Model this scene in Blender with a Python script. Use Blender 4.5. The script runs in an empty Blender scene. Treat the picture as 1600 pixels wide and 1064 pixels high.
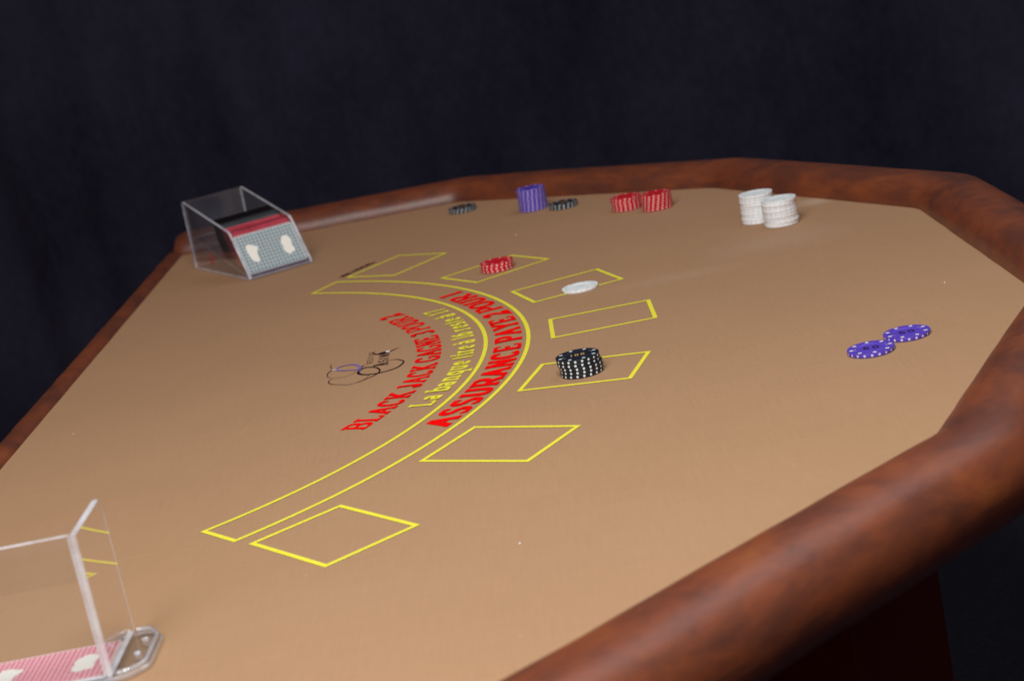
import bpy, math, random
from mathutils import Vector, Matrix, noise
import numpy as np

scene = bpy.context.scene
COL = scene.collection
random.seed(7)

# ------------------------------------------------------------------ camera
# The table plane is z = 0; +x runs from the dealer's edge to the players, +y is away from the camera.
PITCH, ROLL, YAW = 0.23522921, -0.20192369, -0.0321526
def to_table(v):                                   # turn about z into the table's own axes
    c, s = math.cos(YAW), math.sin(YAW)
    return Vector((v[0]*c + v[1]*s, -v[0]*s + v[1]*c, v[2]))
f_ = Vector((0, math.cos(PITCH), -math.sin(PITCH))); r_ = Vector((1, 0, 0)); u_ = r_.cross(f_)
R_ = to_table(math.cos(ROLL)*r_ + math.sin(ROLL)*u_)
U_ = to_table(-math.sin(ROLL)*r_ + math.cos(ROLL)*u_)
F_ = to_table(f_)
cam_data = bpy.data.cameras.new('camera')
cam = bpy.data.objects.new('camera', cam_data); COL.objects.link(cam)
M = Matrix((R_, U_, -F_)).transposed().to_4x4()
M.translation = Vector((0.59848627, -1.74265417, 0.414))
cam.matrix_world = M
cam_data.sensor_fit = 'HORIZONTAL'; cam_data.sensor_width = 23.6
cam_data.lens = 2847.9 / 1600 * 23.6
cam_data.clip_start = 0.02; cam_data.clip_end = 60
cam_data.dof.use_dof = True
cam_data.dof.focus_distance = 1.60
cam_data.dof.aperture_fstop = 5.6
cam_data.dof.aperture_blades = 7
scene.camera = cam

# ------------------------------------------------------------------ light
world = bpy.data.worlds.new('World'); scene.world = world; world.use_nodes = True
wb = world.node_tree.nodes['Background']
wb.inputs['Color'].default_value = (1.0, 0.34, 0.18, 1); wb.inputs['Strength'].default_value = 0.13

def area(name, loc, target, sx, sy, power, color):
    d = bpy.data.lights.new(name, 'AREA'); d.shape = 'RECTANGLE'; d.size = sx; d.size_y = sy
    d.energy = power; d.color = color
    o = bpy.data.objects.new(name, d); COL.objects.link(o); o.location = loc
    o.rotation_euler = (Vector(target) - Vector(loc)).to_track_quat('-Z', 'Y').to_euler()
    return o
area('window_light', (-0.13, -1.95, 1.95), (0.35, 0.1, 0.0), 0.88, 1.80, 46, (1.0, 0.98, 0.95))
area('photo_lamp', (0.64, -1.08, 1.12), (0.52, -0.25, 0.0), 0.42, 0.32, 13, (0.96, 1.0, 0.98))
area('overhead_fill', (1.6, 0.9, 2.3), (0.6, -0.4, 0.0), 1.5, 1.5, 12, (0.72, 0.88, 1.0))  # unseen fill added overhead for the armrest's sheen and brighter white chips

scene.view_settings.view_transform = 'Standard'
scene.view_settings.look = 'None'
scene.view_settings.exposure = 0.0
scene.view_settings.gamma = 1.0

# ------------------------------------------------------------------ helpers
def mesh_obj(name, verts, faces, mats=None, parent=None, smooth=False, mat_idx=None, uvs=None):
    me = bpy.data.meshes.new(name)
    me.from_pydata([tuple(v) for v in verts], [], faces)
    me.update()
    for m in (mats or []): me.materials.append(m)
    if smooth: me.polygons.foreach_set('use_smooth', [True]*len(me.polygons))
    if mat_idx: me.polygons.foreach_set('material_index', mat_idx)
    if uvs is not None:
        uv = me.uv_layers.new(name='UVMap')
        for lp in me.loops: uv.data[lp.index].uv = uvs[lp.vertex_index]
    o = bpy.data.objects.new(name, me); COL.objects.link(o)
    if parent: o.parent = parent
    return o
def tag(o, label=None, cat=None, group=None, kind=None):
    if label: o['label'] = label
    if cat: o['category'] = cat
    if group: o['group'] = group
    if kind: o['kind'] = kind
    return o
def empty(name, loc=(0, 0, 0), rz=0):
    o = bpy.data.objects.new(name, None); COL.objects.link(o)
    o.location = loc; o.rotation_euler = (0, 0, rz); o.empty_display_size = 0.02
    return o
class MB:
    def __init__(s): s.v = []; s.f = []; s.mi = []
    def add(s, vs, fs, mi=0):
        b = len(s.v); s.v += [Vector(v) for v in vs]; s.f += [tuple(b+i for i in f) for f in fs]; s.mi += [mi]*len(fs)
    def box(s, x0, y0, z0, x1, y1, z1, T=None, mi=0):
        vs = [Vector((x, y, z)) for z in (z0, z1) for y in (y0, y1) for x in (x0, x1)]
        if T: vs = [T(v) for v in vs]
        s.add(vs, [(0, 2, 3, 1), (4, 5, 7, 6), (0, 1, 5, 4), (2, 6, 7, 3), (0, 4, 6, 2), (1, 3, 7, 5)], mi)
    def build(s, name, mats, parent=None, smooth=False):
        return mesh_obj(name, s.v, s.f, mats, parent, smooth, s.mi)

def mat(name):
    m = bpy.data.materials.new(name); m.use_nodes = True
    nt = m.node_tree; b = nt.nodes['Principled BSDF']
    return m, nt, b
def N(nt, t, **kw):
    n = nt.nodes.new(t)
    for k, v in kw.items():
        if k in n.inputs: n.inputs[k].default_value = v
        else: setattr(n, k, v)
    return n
def simple(name, col, rough=0.5, spec=0.5, **kw):
    m, nt, b = mat(name)
    b.inputs['Base Color'].default_value = (*col, 1); b.inputs['Roughness'].default_value = rough
    b.inputs['Specular IOR Level'].default_value = spec
    for k, v in kw.items(): b.inputs[k].default_value = v
    return m
def ramp(nt, fac, stops):
    r = nt.nodes.new('ShaderNodeValToRGB'); cr = r.color_ramp
    while len(cr.elements) < len(stops): cr.elements.new(0.5)
    for e, (p, c) in zip(cr.elements, stops): e.position = p; e.color = (*c, 1)
    nt.links.new(fac, r.inputs['Fac']); return r.outputs['Color']
def mixc(nt, fac, a, b, mode='MIX'):
    m = nt.nodes.new('ShaderNodeMix'); m.data_type = 'RGBA'; m.blend_type = mode
    for s, v in ((m.inputs[0], fac), (m.inputs[6], a), (m.inputs[7], b)):
        if hasattr(v, 'links'): nt.links.new(v, s)
        elif isinstance(v, (int, float)): s.default_value = v
        else: s.default_value = (*v, 1)
    return m.outputs[2]
def mathn(nt, op, a, b=None, c=None, clamp=False):
    m = nt.nodes.new('ShaderNodeMath'); m.operation = op; m.use_clamp = clamp
    for i, v in enumerate((a, b, c)):
        if v is None: continue
        if hasattr(v, 'links'): nt.links.new(v, m.inputs[i])
        else: m.inputs[i].default_value = v
    return m.outputs[0]
def coords(nt, scale=(1, 1, 1), src='Object', rot=(0, 0, 0)):
    tc = nt.nodes.new('ShaderNodeTexCoord'); mp = nt.nodes.new('ShaderNodeMapping')
    mp.inputs['Scale'].default_value = scale; mp.inputs['Rotation'].default_value = rot
    nt.links.new(tc.outputs[src], mp.inputs['Vector']); return mp.outputs['Vector']
def noisen(nt, vec, scale, detail=3, rough=0.5, dist=0.0):
    n = N(nt, 'ShaderNodeTexNoise', Scale=scale, Detail=detail, Roughness=rough, Distortion=dist)
    nt.links.new(vec, n.inputs['Vector']); return n.outputs['Fac']
def bump(nt, b, h, strength, dist):
    n = N(nt, 'ShaderNodeBump', Strength=strength, Distance=dist)
    nt.links.new(h, n.inputs['Height']); nt.links.new(n.outputs['Normal'], b.inputs['Normal'])

# ------------------------------------------------------------------ materials
def felt_material():
    m, nt, b = mat('tan_cloth')
    L = nt.links
    big = noisen(nt, coords(nt), 3.0, 4, 0.6)
    col = ramp(nt, big, [(0.3, (0.350, 0.211, 0.119)), (0.7, (0.375, 0.227, 0.130))])
    warp = noisen(nt, coords(nt, (900, 22, 1)), 1.0, 2, 0.6)
    weft = noisen(nt, coords(nt, (22, 900, 1)), 1.0, 2, 0.6)
    weave = mathn(nt, 'ADD', mathn(nt, 'MULTIPLY', warp, 0.5), mathn(nt, 'MULTIPLY', weft, 0.5))
    wcol = ramp(nt, weave, [(0.3, (0.92, 0.92, 0.92)), (0.7, (1.07, 1.07, 1.07))])
    col = mixc(nt, 1.0, col, wcol, 'MULTIPLY')
    # worn pale smudge near the white chips, and a faint powdery scuff
    tc = nt.nodes.new('ShaderNodeTexCoord')
    for (x, y, rx, ry, a) in ((0.914, 0.376, 0.035, 0.03, 0.34), (0.84, 0.20, 0.10, 0.07, 0.12), (0.72, 0.12, 0.10, 0.03, 0.07)):
        mp = nt.nodes.new('ShaderNodeMapping'); mp.vector_type = 'TEXTURE'
        mp.inputs['Location'].default_value = (x, y, 0); mp.inputs['Scale'].default_value = (rx, ry, 1)
        L.new(tc.outputs['Object'], mp.inputs['Vector'])
        ln = nt.nodes.new('ShaderNodeVectorMath'); ln.operation = 'LENGTH'; L.new(mp.outputs['Vector'], ln.inputs[0])
        n2 = noisen(nt, coords(nt), 60.0, 3)
        d = mathn(nt, 'SUBTRACT', 1.35, mathn(nt, 'ADD', ln.outputs['Value'], mathn(nt, 'MULTIPLY', n2, 0.7)), clamp=True)
        col = mixc(nt, mathn(nt, 'MULTIPLY', d, a), col, (0.62, 0.55, 0.47))
    # sparse lint
    v = N(nt, 'ShaderNodeTexVoronoi', Scale=26.0); L.new(coords(nt), v.inputs['Vector'])
    dot = mathn(nt, 'LESS_THAN', v.outputs['Distance'], 0.018)
    col = mixc(nt, mathn(nt, 'MULTIPLY', dot, 0.35), col, (0.75, 0.68, 0.6))
    L.new(col, b.inputs['Base Color'])
    b.inputs['Roughness'].default_value = 0.95; b.inputs['Specular IOR Level'].default_value = 0.08
    fine = noisen(nt, coords(nt), 1400.0, 2)
    bump(nt, b, mathn(nt, 'ADD', weave, mathn(nt, 'MULTIPLY', fine, 0.5)), 0.22, 0.0004)
    return m
def vinyl_material():
    m, nt, b = mat('mottled_brown_vinyl')
    tc = nt.nodes.new('ShaderNodeTexCoord')
    mp = nt.nodes.new('ShaderNodeMapping'); mp.inputs['Scale'].default_value = (13, 22, 1); mp.inputs['Rotation'].default_value = (0, 0, 0.85)
    nt.links.new(tc.outputs['UV'], mp.inputs['Vector'])
    n1 = noisen(nt, mp.outputs['Vector'], 1.0, 5, 0.58, 0.7)
    mp2 = nt.nodes.new('ShaderNodeMapping'); mp2.inputs['Scale'].default_value = (32, 60, 1); mp2.inputs['Rotation'].default_value = (0, 0, 0.75)
    nt.links.new(tc.outputs['UV'], mp2.inputs['Vector'])
    n2 = noisen(nt, mp2.outputs['Vector'], 1.0, 5, 0.65, 0.4)
    f = mathn(nt, 'ADD', mathn(nt, 'MULTIPLY', n1, 0.68), mathn(nt, 'MULTIPLY', n2, 0.32))
    col = ramp(nt, f, [(0.28, (0.068, 0.023, 0.016)), (0.44, (0.115, 0.033, 0.017)), (0.56, (0.170, 0.044, 0.017)), (0.72, (0.225, 0.064, 0.019))])
    nt.links.new(col, b.inputs['Base Color'])
    b.inputs['Roughness'].default_value = 0.40
    b.inputs['Specular IOR Level'].default_value = 0.60
    fine = noisen(nt, coords(nt), 420.0, 4, 0.6)
    nt.links.new(mathn(nt, 'MULTIPLY_ADD', fine, 0.14, 0.35), b.inputs['Roughness'])
    crease = noisen(nt, mp2.outputs['Vector'], 1.6, 4, 0.6, 0.5)
    bump(nt, b, mathn(nt, 'ADD', mathn(nt, 'MULTIPLY', fine, 0.25), crease), 0.22, 0.0012)
    return m
def curtain_material():
    m, nt, b = mat('navy_velvet')
    n1 = noisen(nt, coords(nt, (1, 1, 0.6)), 2.2, 4, 0.6)
    n2 = noisen(nt, coords(nt, (1, 1, .7)), 45.0, 6, 0.8)
    f = mathn(nt, 'ADD', mathn(nt, 'MULTIPLY', n1, 0.60), mathn(nt, 'MULTIPLY', n2, 0.40))
    nt.links.new(ramp(nt, f, [(0.3, (0.009, 0.0105, 0.020)), (0.72, (0.045, 0.048, 0.088))]), b.inputs['Base Color'])
    b.inputs['Roughness'].default_value = 0.9; b.inputs['Specular IOR Level'].default_value = 0.06
    b.inputs['Sheen Weight'].default_value = 0.05; b.inputs['Sheen Tint'].default_value = (0.3, 0.32, 0.5, 1)
    bump(nt, b, n2, 0.5, 0.004)
    return m
def carpet_material():
    m, nt, b = mat('dark_ribbed_carpet')
    w = N(nt, 'ShaderNodeTexWave', Scale=42.0, Distortion=2.0, Detail=3.0); w.bands_direction = 'Y'
    nt.links.new(coords(nt), w.inputs['Vector'])
    n = noisen(nt, coords(nt), 160.0, 4, 0.7)
    f = mathn(nt, 'MULTIPLY', w.outputs['Fac'], n)
    nt.links.new(ramp(nt, f, [(0.05, (0.010, 0.014, 0.022)), (0.6, (0.048, 0.060, 0.088))]), b.inputs['Base Color'])
    b.inputs['Roughness'].default_value = 0.95; b.inputs['Specular IOR Level'].default_value = 0.1
    bump(nt, b, f, 0.6, 0.004)
    return m
def print_material(name, col):
    m, nt, b = mat(name)
    n = noisen(nt, coords(nt), 500.0, 3)
    hi = tuple(min(1, c*1.06) for c in col); lo = tuple(c*0.86 for c in col)
    nt.links.new(ramp(nt, n, [(0.3, lo), (0.7, hi)]), b.inputs['Base Color'])
    b.inputs['Roughness'].default_value = 0.85; b.inputs['Specular IOR Level'].default_value = 0.06
    return m
def acrylic(name, tint, haze, glossy=1.0, rough=.02, ior=1.47):
    """thin clear sheet: light passes straight through, the surface reflects by Fresnel, a little milky haze"""
    m = bpy.data.materials.new(name); m.use_nodes = True; nt = m.node_tree; nt.nodes.remove(nt.nodes['Principled BSDF'])
    out = nt.nodes['Material Output']; L = nt.links
    tr = N(nt, 'ShaderNodeBsdfTransparent', Color=(*tint, 1)); gl = N(nt, 'ShaderNodeBsdfGlossy', Color=(1, 1, 1, 1), Roughness=rough)
    df = N(nt, 'ShaderNodeBsdfDiffuse', Color=(.76, .80, .90, 1)); fr = N(nt, 'ShaderNodeFresnel', IOR=ior)
    n = noisen(nt, coords(nt), 38.0, 5, 0.65)
    m1 = nt.nodes.new('ShaderNodeMixShader'); m2 = nt.nodes.new('ShaderNodeMixShader')
    L.new(mathn(nt, 'MULTIPLY', n, haze*2), m1.inputs[0]); L.new(tr.outputs[0], m1.inputs[1]); L.new(df.outputs[0], m1.inputs[2])
    gm = nt.nodes.new('ShaderNodeNewGeometry'); L.new(mathn(nt, 'MULTIPLY', mathn(nt, 'MULTIPLY', fr.outputs[0], glossy*1.6, clamp=True), mathn(nt, 'SUBTRACT', 1.0, gm.outputs['Backfacing'])), m2.inputs[0]); L.new(m1.outputs[0], m2.inputs[1]); L.new(gl.outputs[0], m2.inputs[2])
    L.new(m2.outputs[0], out.inputs['Surface']); return m
def card_back(name, ink, paper, su=26, sv=19):
    """lattice of little crosses; u, v run 0..1 over the card"""
    m, nt, b = mat(name)
    tc = nt.nodes.new('ShaderNodeTexCoord'); sp = nt.nodes.new('ShaderNodeSeparateXYZ'); nt.links.new(tc.outputs['UV'], sp.inputs[0])
    def tri(x, k, ph=0.0): return mathn(nt, 'ABSOLUTE', mathn(nt, 'SUBTRACT', mathn(nt, 'FRACT', mathn(nt, 'MULTIPLY_ADD', x, k, ph)), 0.5))
    a = tri(sp.outputs[0], su); c = tri(sp.outputs[1], sv)
    star = mathn(nt, 'LESS_THAN', mathn(nt, 'MULTIPLY', a, c), 0.035)
    ring = mathn(nt, 'GREATER_THAN', mathn(nt, 'ADD', a, c), 0.80)
    f = mathn(nt, 'SUBTRACT', star, ring, clamp=True)
    line = mathn(nt, 'LESS_THAN', tri(sp.outputs[0], su/2), 0.045)
    col = mixc(nt, f, ink, paper)
    col = mixc(nt, line, col, ink)
    # white border
    ax = mathn(nt, 'ABSOLUTE', mathn(nt, 'SUBTRACT', sp.outputs[0], 0.5)); ay = mathn(nt, 'ABSOLUTE', mathn(nt, 'SUBTRACT', sp.outputs[1], 0.5))
    bd = mathn(nt, 'MAXIMUM', mathn(nt, 'GREATER_THAN', ax, 0.488), mathn(nt, 'GREATER_THAN', ay, 0.484))
    col = mixc(nt, bd, col, paper)
    nt.links.new(col, b.inputs['Base Color']); b.inputs['Roughness'].default_value = 0.32
    return m
def edge_stack(name, a, c, scale):
    m, nt, b = mat(name)
    n = noisen(nt, coords(nt, (2, scale, 2), 'UV'), 1.0, 2, 0.6)
    nt.links.new(ramp(nt, n, [(0.40, a), (0.60, c)]), b.inputs['Base Color']); b.inputs['Roughness'].default_value = 0.55
    return m

CLOTH = felt_material(); VINYL = vinyl_material(); VELVET = curtain_material(); CARPET = carpet_material()
YELLOW = print_material('yellow_print', (0.78, 0.73, 0.055))
RED = print_material('red_print', (0.85, 0.002, 0.002))
INK = print_material('dark_violet_print', (0.020, 0.007, 0.016))
INKP = print_material('violet_print', (0.20, 0.14, 0.40))
GLOSSW = print_material('silver_print', (0.8, 0.78, 0.85))
FADED = print_material('dark_red_print', (0.10, 0.022, 0.016))
LACQUER = simple('dark_red_lacquer', (0.085, 0.003, 0.003), 0.55, 0.12)
BLACKPANEL = simple('black_panel', (0.004, 0.003, 0.003), 0.5, 0.3)
ACR = acrylic('clear_acrylic', (0.975, 0.98, 0.985), .012); ACRS = acrylic('greyish_clear_acrylic', (0.92, 0.92, 0.95), .030, 1.5, .10)
EDGE_W = acrylic('polished_acrylic_edge', (.96, .97, .97), .66, .7, .15)
LIP = acrylic('clear_acrylic_lip', (.97, .98, .98), .30, 1.6, .06)
EDGE_V = acrylic('frosted_lavender_edge', (.66, .64, .80), .62, 1.4, .25)

# ------------------------------------------------------------------ the room
fl = mesh_obj('floor', [(-9, -6, -.76), (9, -6, -.76), (9, 9, -.76), (-9, 9, -.76)], [(0, 1, 2, 3)], [CARPET]); tag(fl, kind='structure')
def curtain(name, p0, p1, z0, z1, amp, waves, seed, label):
    nx, nz = 260, 24; vs = []; fs = []
    a = Vector(p0); d = Vector(p1)-a; L = d.length; d.normalize(); n = Vector((-d.y, d.x, 0))
    for j in range(nz+1):
        t = j/nz
        for i in range(nx+1):
            s = i/nx*L
            k = noise.noise(Vector((s*waves, t*0.5, seed)))*1.0 + 0.35*noise.noise(Vector((s*waves*2.7, t*0.8, seed+5))) + 0.22*noise.noise(Vector((s*waves*8+t*1.2, t*0.6, seed+9)))
            off = amp*k*(1.15-0.5*t)
            q = a+d*(s+0.03*noise.noise(Vector((s*2, t*2, seed))))+n*off
            vs.append((q.x, q.y, z0+(z1-z0)*t))
    for j in range(nz):
        for i in range(nx):
            b = j*(nx+1)+i; fs.append((b, b+1, b+nx+2, b+nx+1))
    o = mesh_obj(name, vs, fs, [VELVET], None, True)
    tag(o, label, 'curtain'); return o
curtain('curtain', (-2.6, 3.3, 0), (4.2, 2.15, 0), -.755, 2.6, 0.13, 1.1, 3.3, 'navy black velvet curtain hanging across the whole background behind the table')

# ------------------------------------------------------------------ the table
table = empty('blackjack_table'); tag(table, 'blackjack table with tan printed cloth and padded mottled brown armrest', 'gaming table')
VP = [(.0595, .915), (.477, .901), (.817, .602), (1.000, .222), (1.000, -.222), (.8173, -.5832), (.4677, -.890), (.0595, -.915)]
VP = [Vector((x, y)) for x, y in VP]
cen = Vector((.45, 0))
def offset_poly(k): return [cen+(v-cen)*k for v in VP]
# board with the cloth on top
o1 = offset_poly(1.045); o1[0].x = o1[-1].x = .042
vs = [(p.x, p.y, 0) for p in o1]+[(p.x, p.y, -.018) for p in o1]; n = len(o1)
mesh_obj('playing_cloth', vs, [tuple(range(n))[::-1], tuple(range(n, 2*n))]+[(i, (i+1) % n, n+(i+1) % n, n+i) for i in range(n)], [CLOTH], table)
def fix_normals(o):
    import bmesh
    bm = bmesh.new(); bm.from_mesh(o.data); bmesh.ops.recalc_face_normals(bm, faces=bm.faces); bm.to_mesh(o.data); bm.free()
fix_normals(table.children[0])

# armrest: a swept padded section; its inner foot follows VP
A_, B_, E_ = .0402, .0328, .87
def armrest():
    path = []                                   # (point, outward normal, outward stretch)
    pts = [VP[0]+Vector((-.022, .001))]+VP[1:-1]+[VP[-1]+Vector((-.022, -.001))]
    segn = []
    for a, b in zip(pts[:-1], pts[1:]):
        d = (b-a).normalized(); segn.append(Vector((-d.y, d.x)))
    rr = .016
    for i, (a, b) in enumerate(zip(pts[:-1], pts[1:])):
        d = (b-a).normalized(); L = (b-a).length
        s0 = 0 if i == 0 else rr; s1 = L if i == len(pts)-2 else L-rr
        k = 34
        for j in range(k+1):
            path.append((a+d*(s0+(s1-s0)*j/k), segn[i], 1.0))
        if i < len(pts)-2:
            nn = segn[i+1]; half = segn[i].angle(nn)/2
            p0 = path[-1][0]; p2 = b+(pts[i+2]-b).normalized()*rr
            for j in range(1, 10):
                t = j/10
                q = p0*(1-t)**2+b*2*t*(1-t)+p2*t*t
                nm = (segn[i]*(1-t)+nn*t).normalized()
                path.append((q, nm, 1+(1/math.cos(half)-1)*0.75*(1-abs(2*t-1))))
    nth = 56; vs = []; uvs = []; fs = []
    acc = 0; total = 0
    for a, b in zip(path[:-1], path[1:]): total += (b[0]-a[0]).length
    for i, (q, nm, st) in enumerate(path):
        if i: acc += (q-path[i-1][0]).length
        e = min(acc, total-acc); R = .024
        sh = 1.0 if e >= R else math.sqrt(max(1e-4, 1-((R-e)/R)**2))*0.97+0.03
        for k in range(nth):
            th = 2*math.pi*k/nth
            X = math.copysign(abs(math.cos(th))**E_, math.cos(th))*A_; Z = math.copysign(abs(math.sin(th))**E_, math.sin(th))*B_
            wob = 1+0.018*noise.noise(Vector((q.x*9, q.y*9, th)))+0.012*noise.noise(Vector((q.x*24, q.y*24, th*1.7)))
            X *= wob*(0.35+0.65*sh); Z *= wob*sh
            p = q+nm*((X+A_)*st)
            vs.append((p.x, p.y, Z-.0045)); uvs.append((acc, k/nth*0.25))
    m = len(path)
    for i in range(m-1):
        for k in range(nth):
            k2 = (k+1) % nth
            fs.append((i*nth+k, (i+1)*nth+k, (i+1)*nth+k2, i*nth+k2))
    fs.append(tuple(range(nth))); fs.append(tuple((m-1)*nth+k for k in range(nth))[::-1])
    o = mesh_obj('armrest', vs, fs, [VINYL], table, True, None, uvs)
    # uv seam sits underneath: shift so that the wrap falls at the bottom
    uv = o.data.uv_layers[0].data
    for poly in o.data.polygons:
        if len(poly.vertices) != 4: continue
        vv = [uv[l].uv[1] for l in poly.loop_indices]
        if max(vv)-min(vv) > .12:
            for l in poly.loop_indices:
                if uv[l].uv[1] < .12: uv[l].uv[1] += .25
    fix_normals(o)
    return o
armrest()
# dealer's edge: a low rounded vinyl moulding
def moulding():
    vs = []; uvs = []; fs = []; nth = 20; m = 140
    for i in range(m+1):
        y = -.93+1.855*i/m
        for k in range(nth):
            th = 2*math.pi*k/nth
            w = .0135*(1+.05*noise.noise(Vector((y*12, 2, 0)))); h = .0085*(1+.10*noise.noise(Vector((y*22, 5, 0))))
            vs.append((.0465+w*math.cos(th), y, -.0035+h*1.25*math.sin(th))); uvs.append((y+2.3, k/nth*.06))
    for i in range(m):
        for k in range(nth):
            k2 = (k+1) % nth; fs.append((i*nth+k, i*nth+k2, (i+1)*nth+k2, (i+1)*nth+k))
    fs += [tuple(range(nth))[::-1], tuple(m*nth+k for k in range(nth))]
    o = mesh_obj('edge_moulding', vs, fs, [VINYL], table, True, None, uvs); fix_normals(o)
    o['label'] = 'low rounded brown moulding along the straight edge'
moulding()
# the cabinet under the table top
bp = [(.12, .62), (.42, .62), (.70, .44), (.888, .175), (.888, -.175), (.757, -.51), (.40, -.66), (.12, -.66)]
for i in range(len(bp)):
    a = Vector((*bp[i], 0)); b = Vector((*bp[(i+1) % len(bp)], 0)); d = (b-a).normalized(); nn = Vector((-d.y, d.x, 0))
    mb = MB()
    def T(v, a=a, d=d, nn=nn): return a+d*v.x+nn*v.y+Vector((0, 0, v.z))
    L = (b-a).length
    mb.box(.0, -.018, -.755, L, 0, -.019, T)
    mb.build('base_panel', [LACQUER], table)

# ------------------------------------------------------------------ print on the cloth
PZ = .0004
_layer = [0]
def nextz():
    _layer[0] += 1
    return PZ+.000011*(_layer[0] % 34)
def ribbon(mb, pts, width, z, closed=False, mi=0):
    """flat strip along pts (Vectors 2D); width is a number or a list per point; mitred"""
    n = len(pts); L = []; R = []
    for i in range(n):
        if closed: a, c = pts[i-1], pts[(i+1) % n]
        else: a, c = pts[max(0, i-1)], pts[min(n-1, i+1)]
        b = pts[i]
        d1 = (b-a).normalized() if (b-a).length > 1e-9 else (c-b).normalized()
        d2 = (c-b).normalized() if (c-b).length > 1e-9 else d1
        n1 = Vector((-d1.y, d1.x)); n2 = Vector((-d2.y, d2.x)); nm = (n1+n2)
        nm = nm.normalized() if nm.length > 1e-6 else n1
        k = 1/max(.45, nm.dot(n1)); w = (width[i] if isinstance(width, (list, tuple)) else width)/2*k
        L.append(b+nm*w); R.append(b-nm*w)
    vs = [(p.x, p.y, z) for p in R+L]; m = n if closed else n-1
    mb.add(vs, [(i, (i+1) % n, n+(i+1) % n, n+i) for i in range(m)], mi)
S = 0.414
LW = .0041
def betting_box(rho, al, th):
    l, w = .2514099*S-LW, .199309*S-LW
    c = Vector((math.cos(al), math.sin(al)))*rho*S; u = Vector((math.cos(th), math.sin(th))); v = Vector((-u.y, u.x))
    mb = MB(); ribbon(mb, [c+u*a*l/2+v*b*w/2 for a, b in ((-1, -1), (1, -1), (1, 1), (-1, 1))], LW, PZ, True)
    o = mb.build('betting_box', [YELLOW], table)
for rho, al, th in ((1.5290, 0, 0), (1.52998, .294971, .294319), (1.5347, .589664, .571467), (1.54882, .8886, .90675)):
    for s in ((1, -1) if al else (1,)): betting_box(rho, s*al, s*th)
def arcpts(c, R, p0, p1, n=90):
    a0 = math.atan2(p0[1]-c[1], p0[0]-c[0]); a1 = math.atan2(p1[1]-c[1], p1[0]-c[0])
    return [Vector((c[0]+R*math.cos(a0+(a1-a0)*i/n), c[1]+R*math.sin(a0+(a1-a0)*i/n))) for i in range(n+1)]
ci, Ri = (-.0122, -.0032), .5292-.0; co, Ro = (-.0274, -.0013), .5870
inn = arcpts(ci, Ri, (.3000, -.4335), (.3026, .4205)); out = arcpts(co, Ro, (.3300, .4656), (.3294, -.4706))
mb = MB(); ribbon(mb, inn+out, LW, PZ, True); mb.build('insurance_band', [YELLOW], table)

# a small slab-serif stroke alphabet: each glyph is (advance, strokes, serifs)
def arc(cx, cy, rx, ry, a0, a1, n=12):
    return [(cx+rx*math.cos(math.radians(a0+(a1-a0)*i/n)), cy+ry*math.sin(math.radians(a0+(a1-a0)*i/n))) for i in range(n+1)]
G = {}
G['A'] = (.80, [[(.5, 1), (.06, 0)], [(.42, 1), (.5, 1), (.94, 0)], [(.22, .34), (.78, .34)]], [(.06, 0), (.94, 0)])
G['B'] = (.74, [[(.12, 0), (.12, 1)], [(.12, 1)]+arc(.5, .76, .40, .24, 90, -90)+[(.12, .52)], [(.12, .52)]+arc(.52, .26, .46, .26, 90, -90)+[(.12, 0)]], [(.12, 0), (.12, 1)])
G['L'] = (.68, [[(.14, 1), (.14, 0), (.95, 0), (.95, .24)]], [(.14, 1), (.14, 0)])
G['C'] = (.74, [arc(.5, .5, .5, .5, 42, 318, 20), [(.9, .72), (.9, 1)]], [])
G['K'] = (.80, [[(.12, 0), (.12, 1)], [(.88, 1), (.14, .36)], [(.34, .54), (.92, 0)]], [(.12, 0), (.12, 1), (.86, 1), (.9, 0)])
G['J'] = (.56, [[(.68, 1)]+[(.68, .25)]+arc(.36, .24, .32, .24, 0, -180, 9)[1:]+[(.04, .30)]], [(.68, 1)])
G['G'] = (.80, [arc(.5, .5, .5, .5, 42, 340, 20)+[(.92, .40)], [(.60, .42), (1.0, .42)], [(.88, .74), (.88, 1)]], [])
G['N'] = (.80, [[(.12, 0), (.12, 1)], [(.10, 1), (.88, 0)], [(.88, 0), (.88, 1)]], [(.12, 0), (.12, 1), (.88, 1)])
G['E'] = (.72, [[(.14, 0), (.14, 1)], [(.14, 1), (.9, 1), (.9, .80)], [(.14, .5), (.66, .5)], [(.66, .38), (.66, .62)], [(.14, 0), (.94, 0), (.94, .26)]], [(.14, 0), (.14, 1)])
G['P'] = (.72, [[(.14, 0), (.14, 1)], [(.14, 1)]+arc(.52, .72, .44, .28, 90, -90)+[(.14, .44)]], [(.14, 0), (.14, 1)])
G['R'] = (.80, [[(.12, 0), (.12, 1)], [(.12, 1)]+arc(.5, .73, .40, .27, 90, -90)+[(.12, .46)], [(.52, .46), (.92, 0)]], [(.12, 0), (.12, 1), (.92, 0)])
G['O'] = (.76, [arc(.5, .5, .5, .5, 0, 360, 26)], [])
G['U'] = (.78, [[(.12, 1), (.12, .34)]+arc(.5, .34, .38, .34, 180, 360, 12)[1:]+[(.88, 1)]], [(.12, 1), (.88, 1)])
G['Y'] = (.78, [[(.06, 1), (.5, .46), (.94, 1)], [(.5, .46), (.5, 0)]], [(.06, 1), (.94, 1), (.5, 0)])
G['S'] = (.66, [arc(.5, .76, .44, .24, 48, 180, 10)+[(.10, .68), (.28, .56), (.74, .44), (.93, .30)]+arc(.5, .24, .46, .24, 0, -132, 12), [(.84, .80), (.84, 1)], [(.12, 0), (.12, .20)]], [])
G['T'] = (.70, [[(.04, .76), (.04, 1), (.96, 1), (.96, .76)], [(.5, 1), (.5, 0)]], [(.5, 0)])
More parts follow.
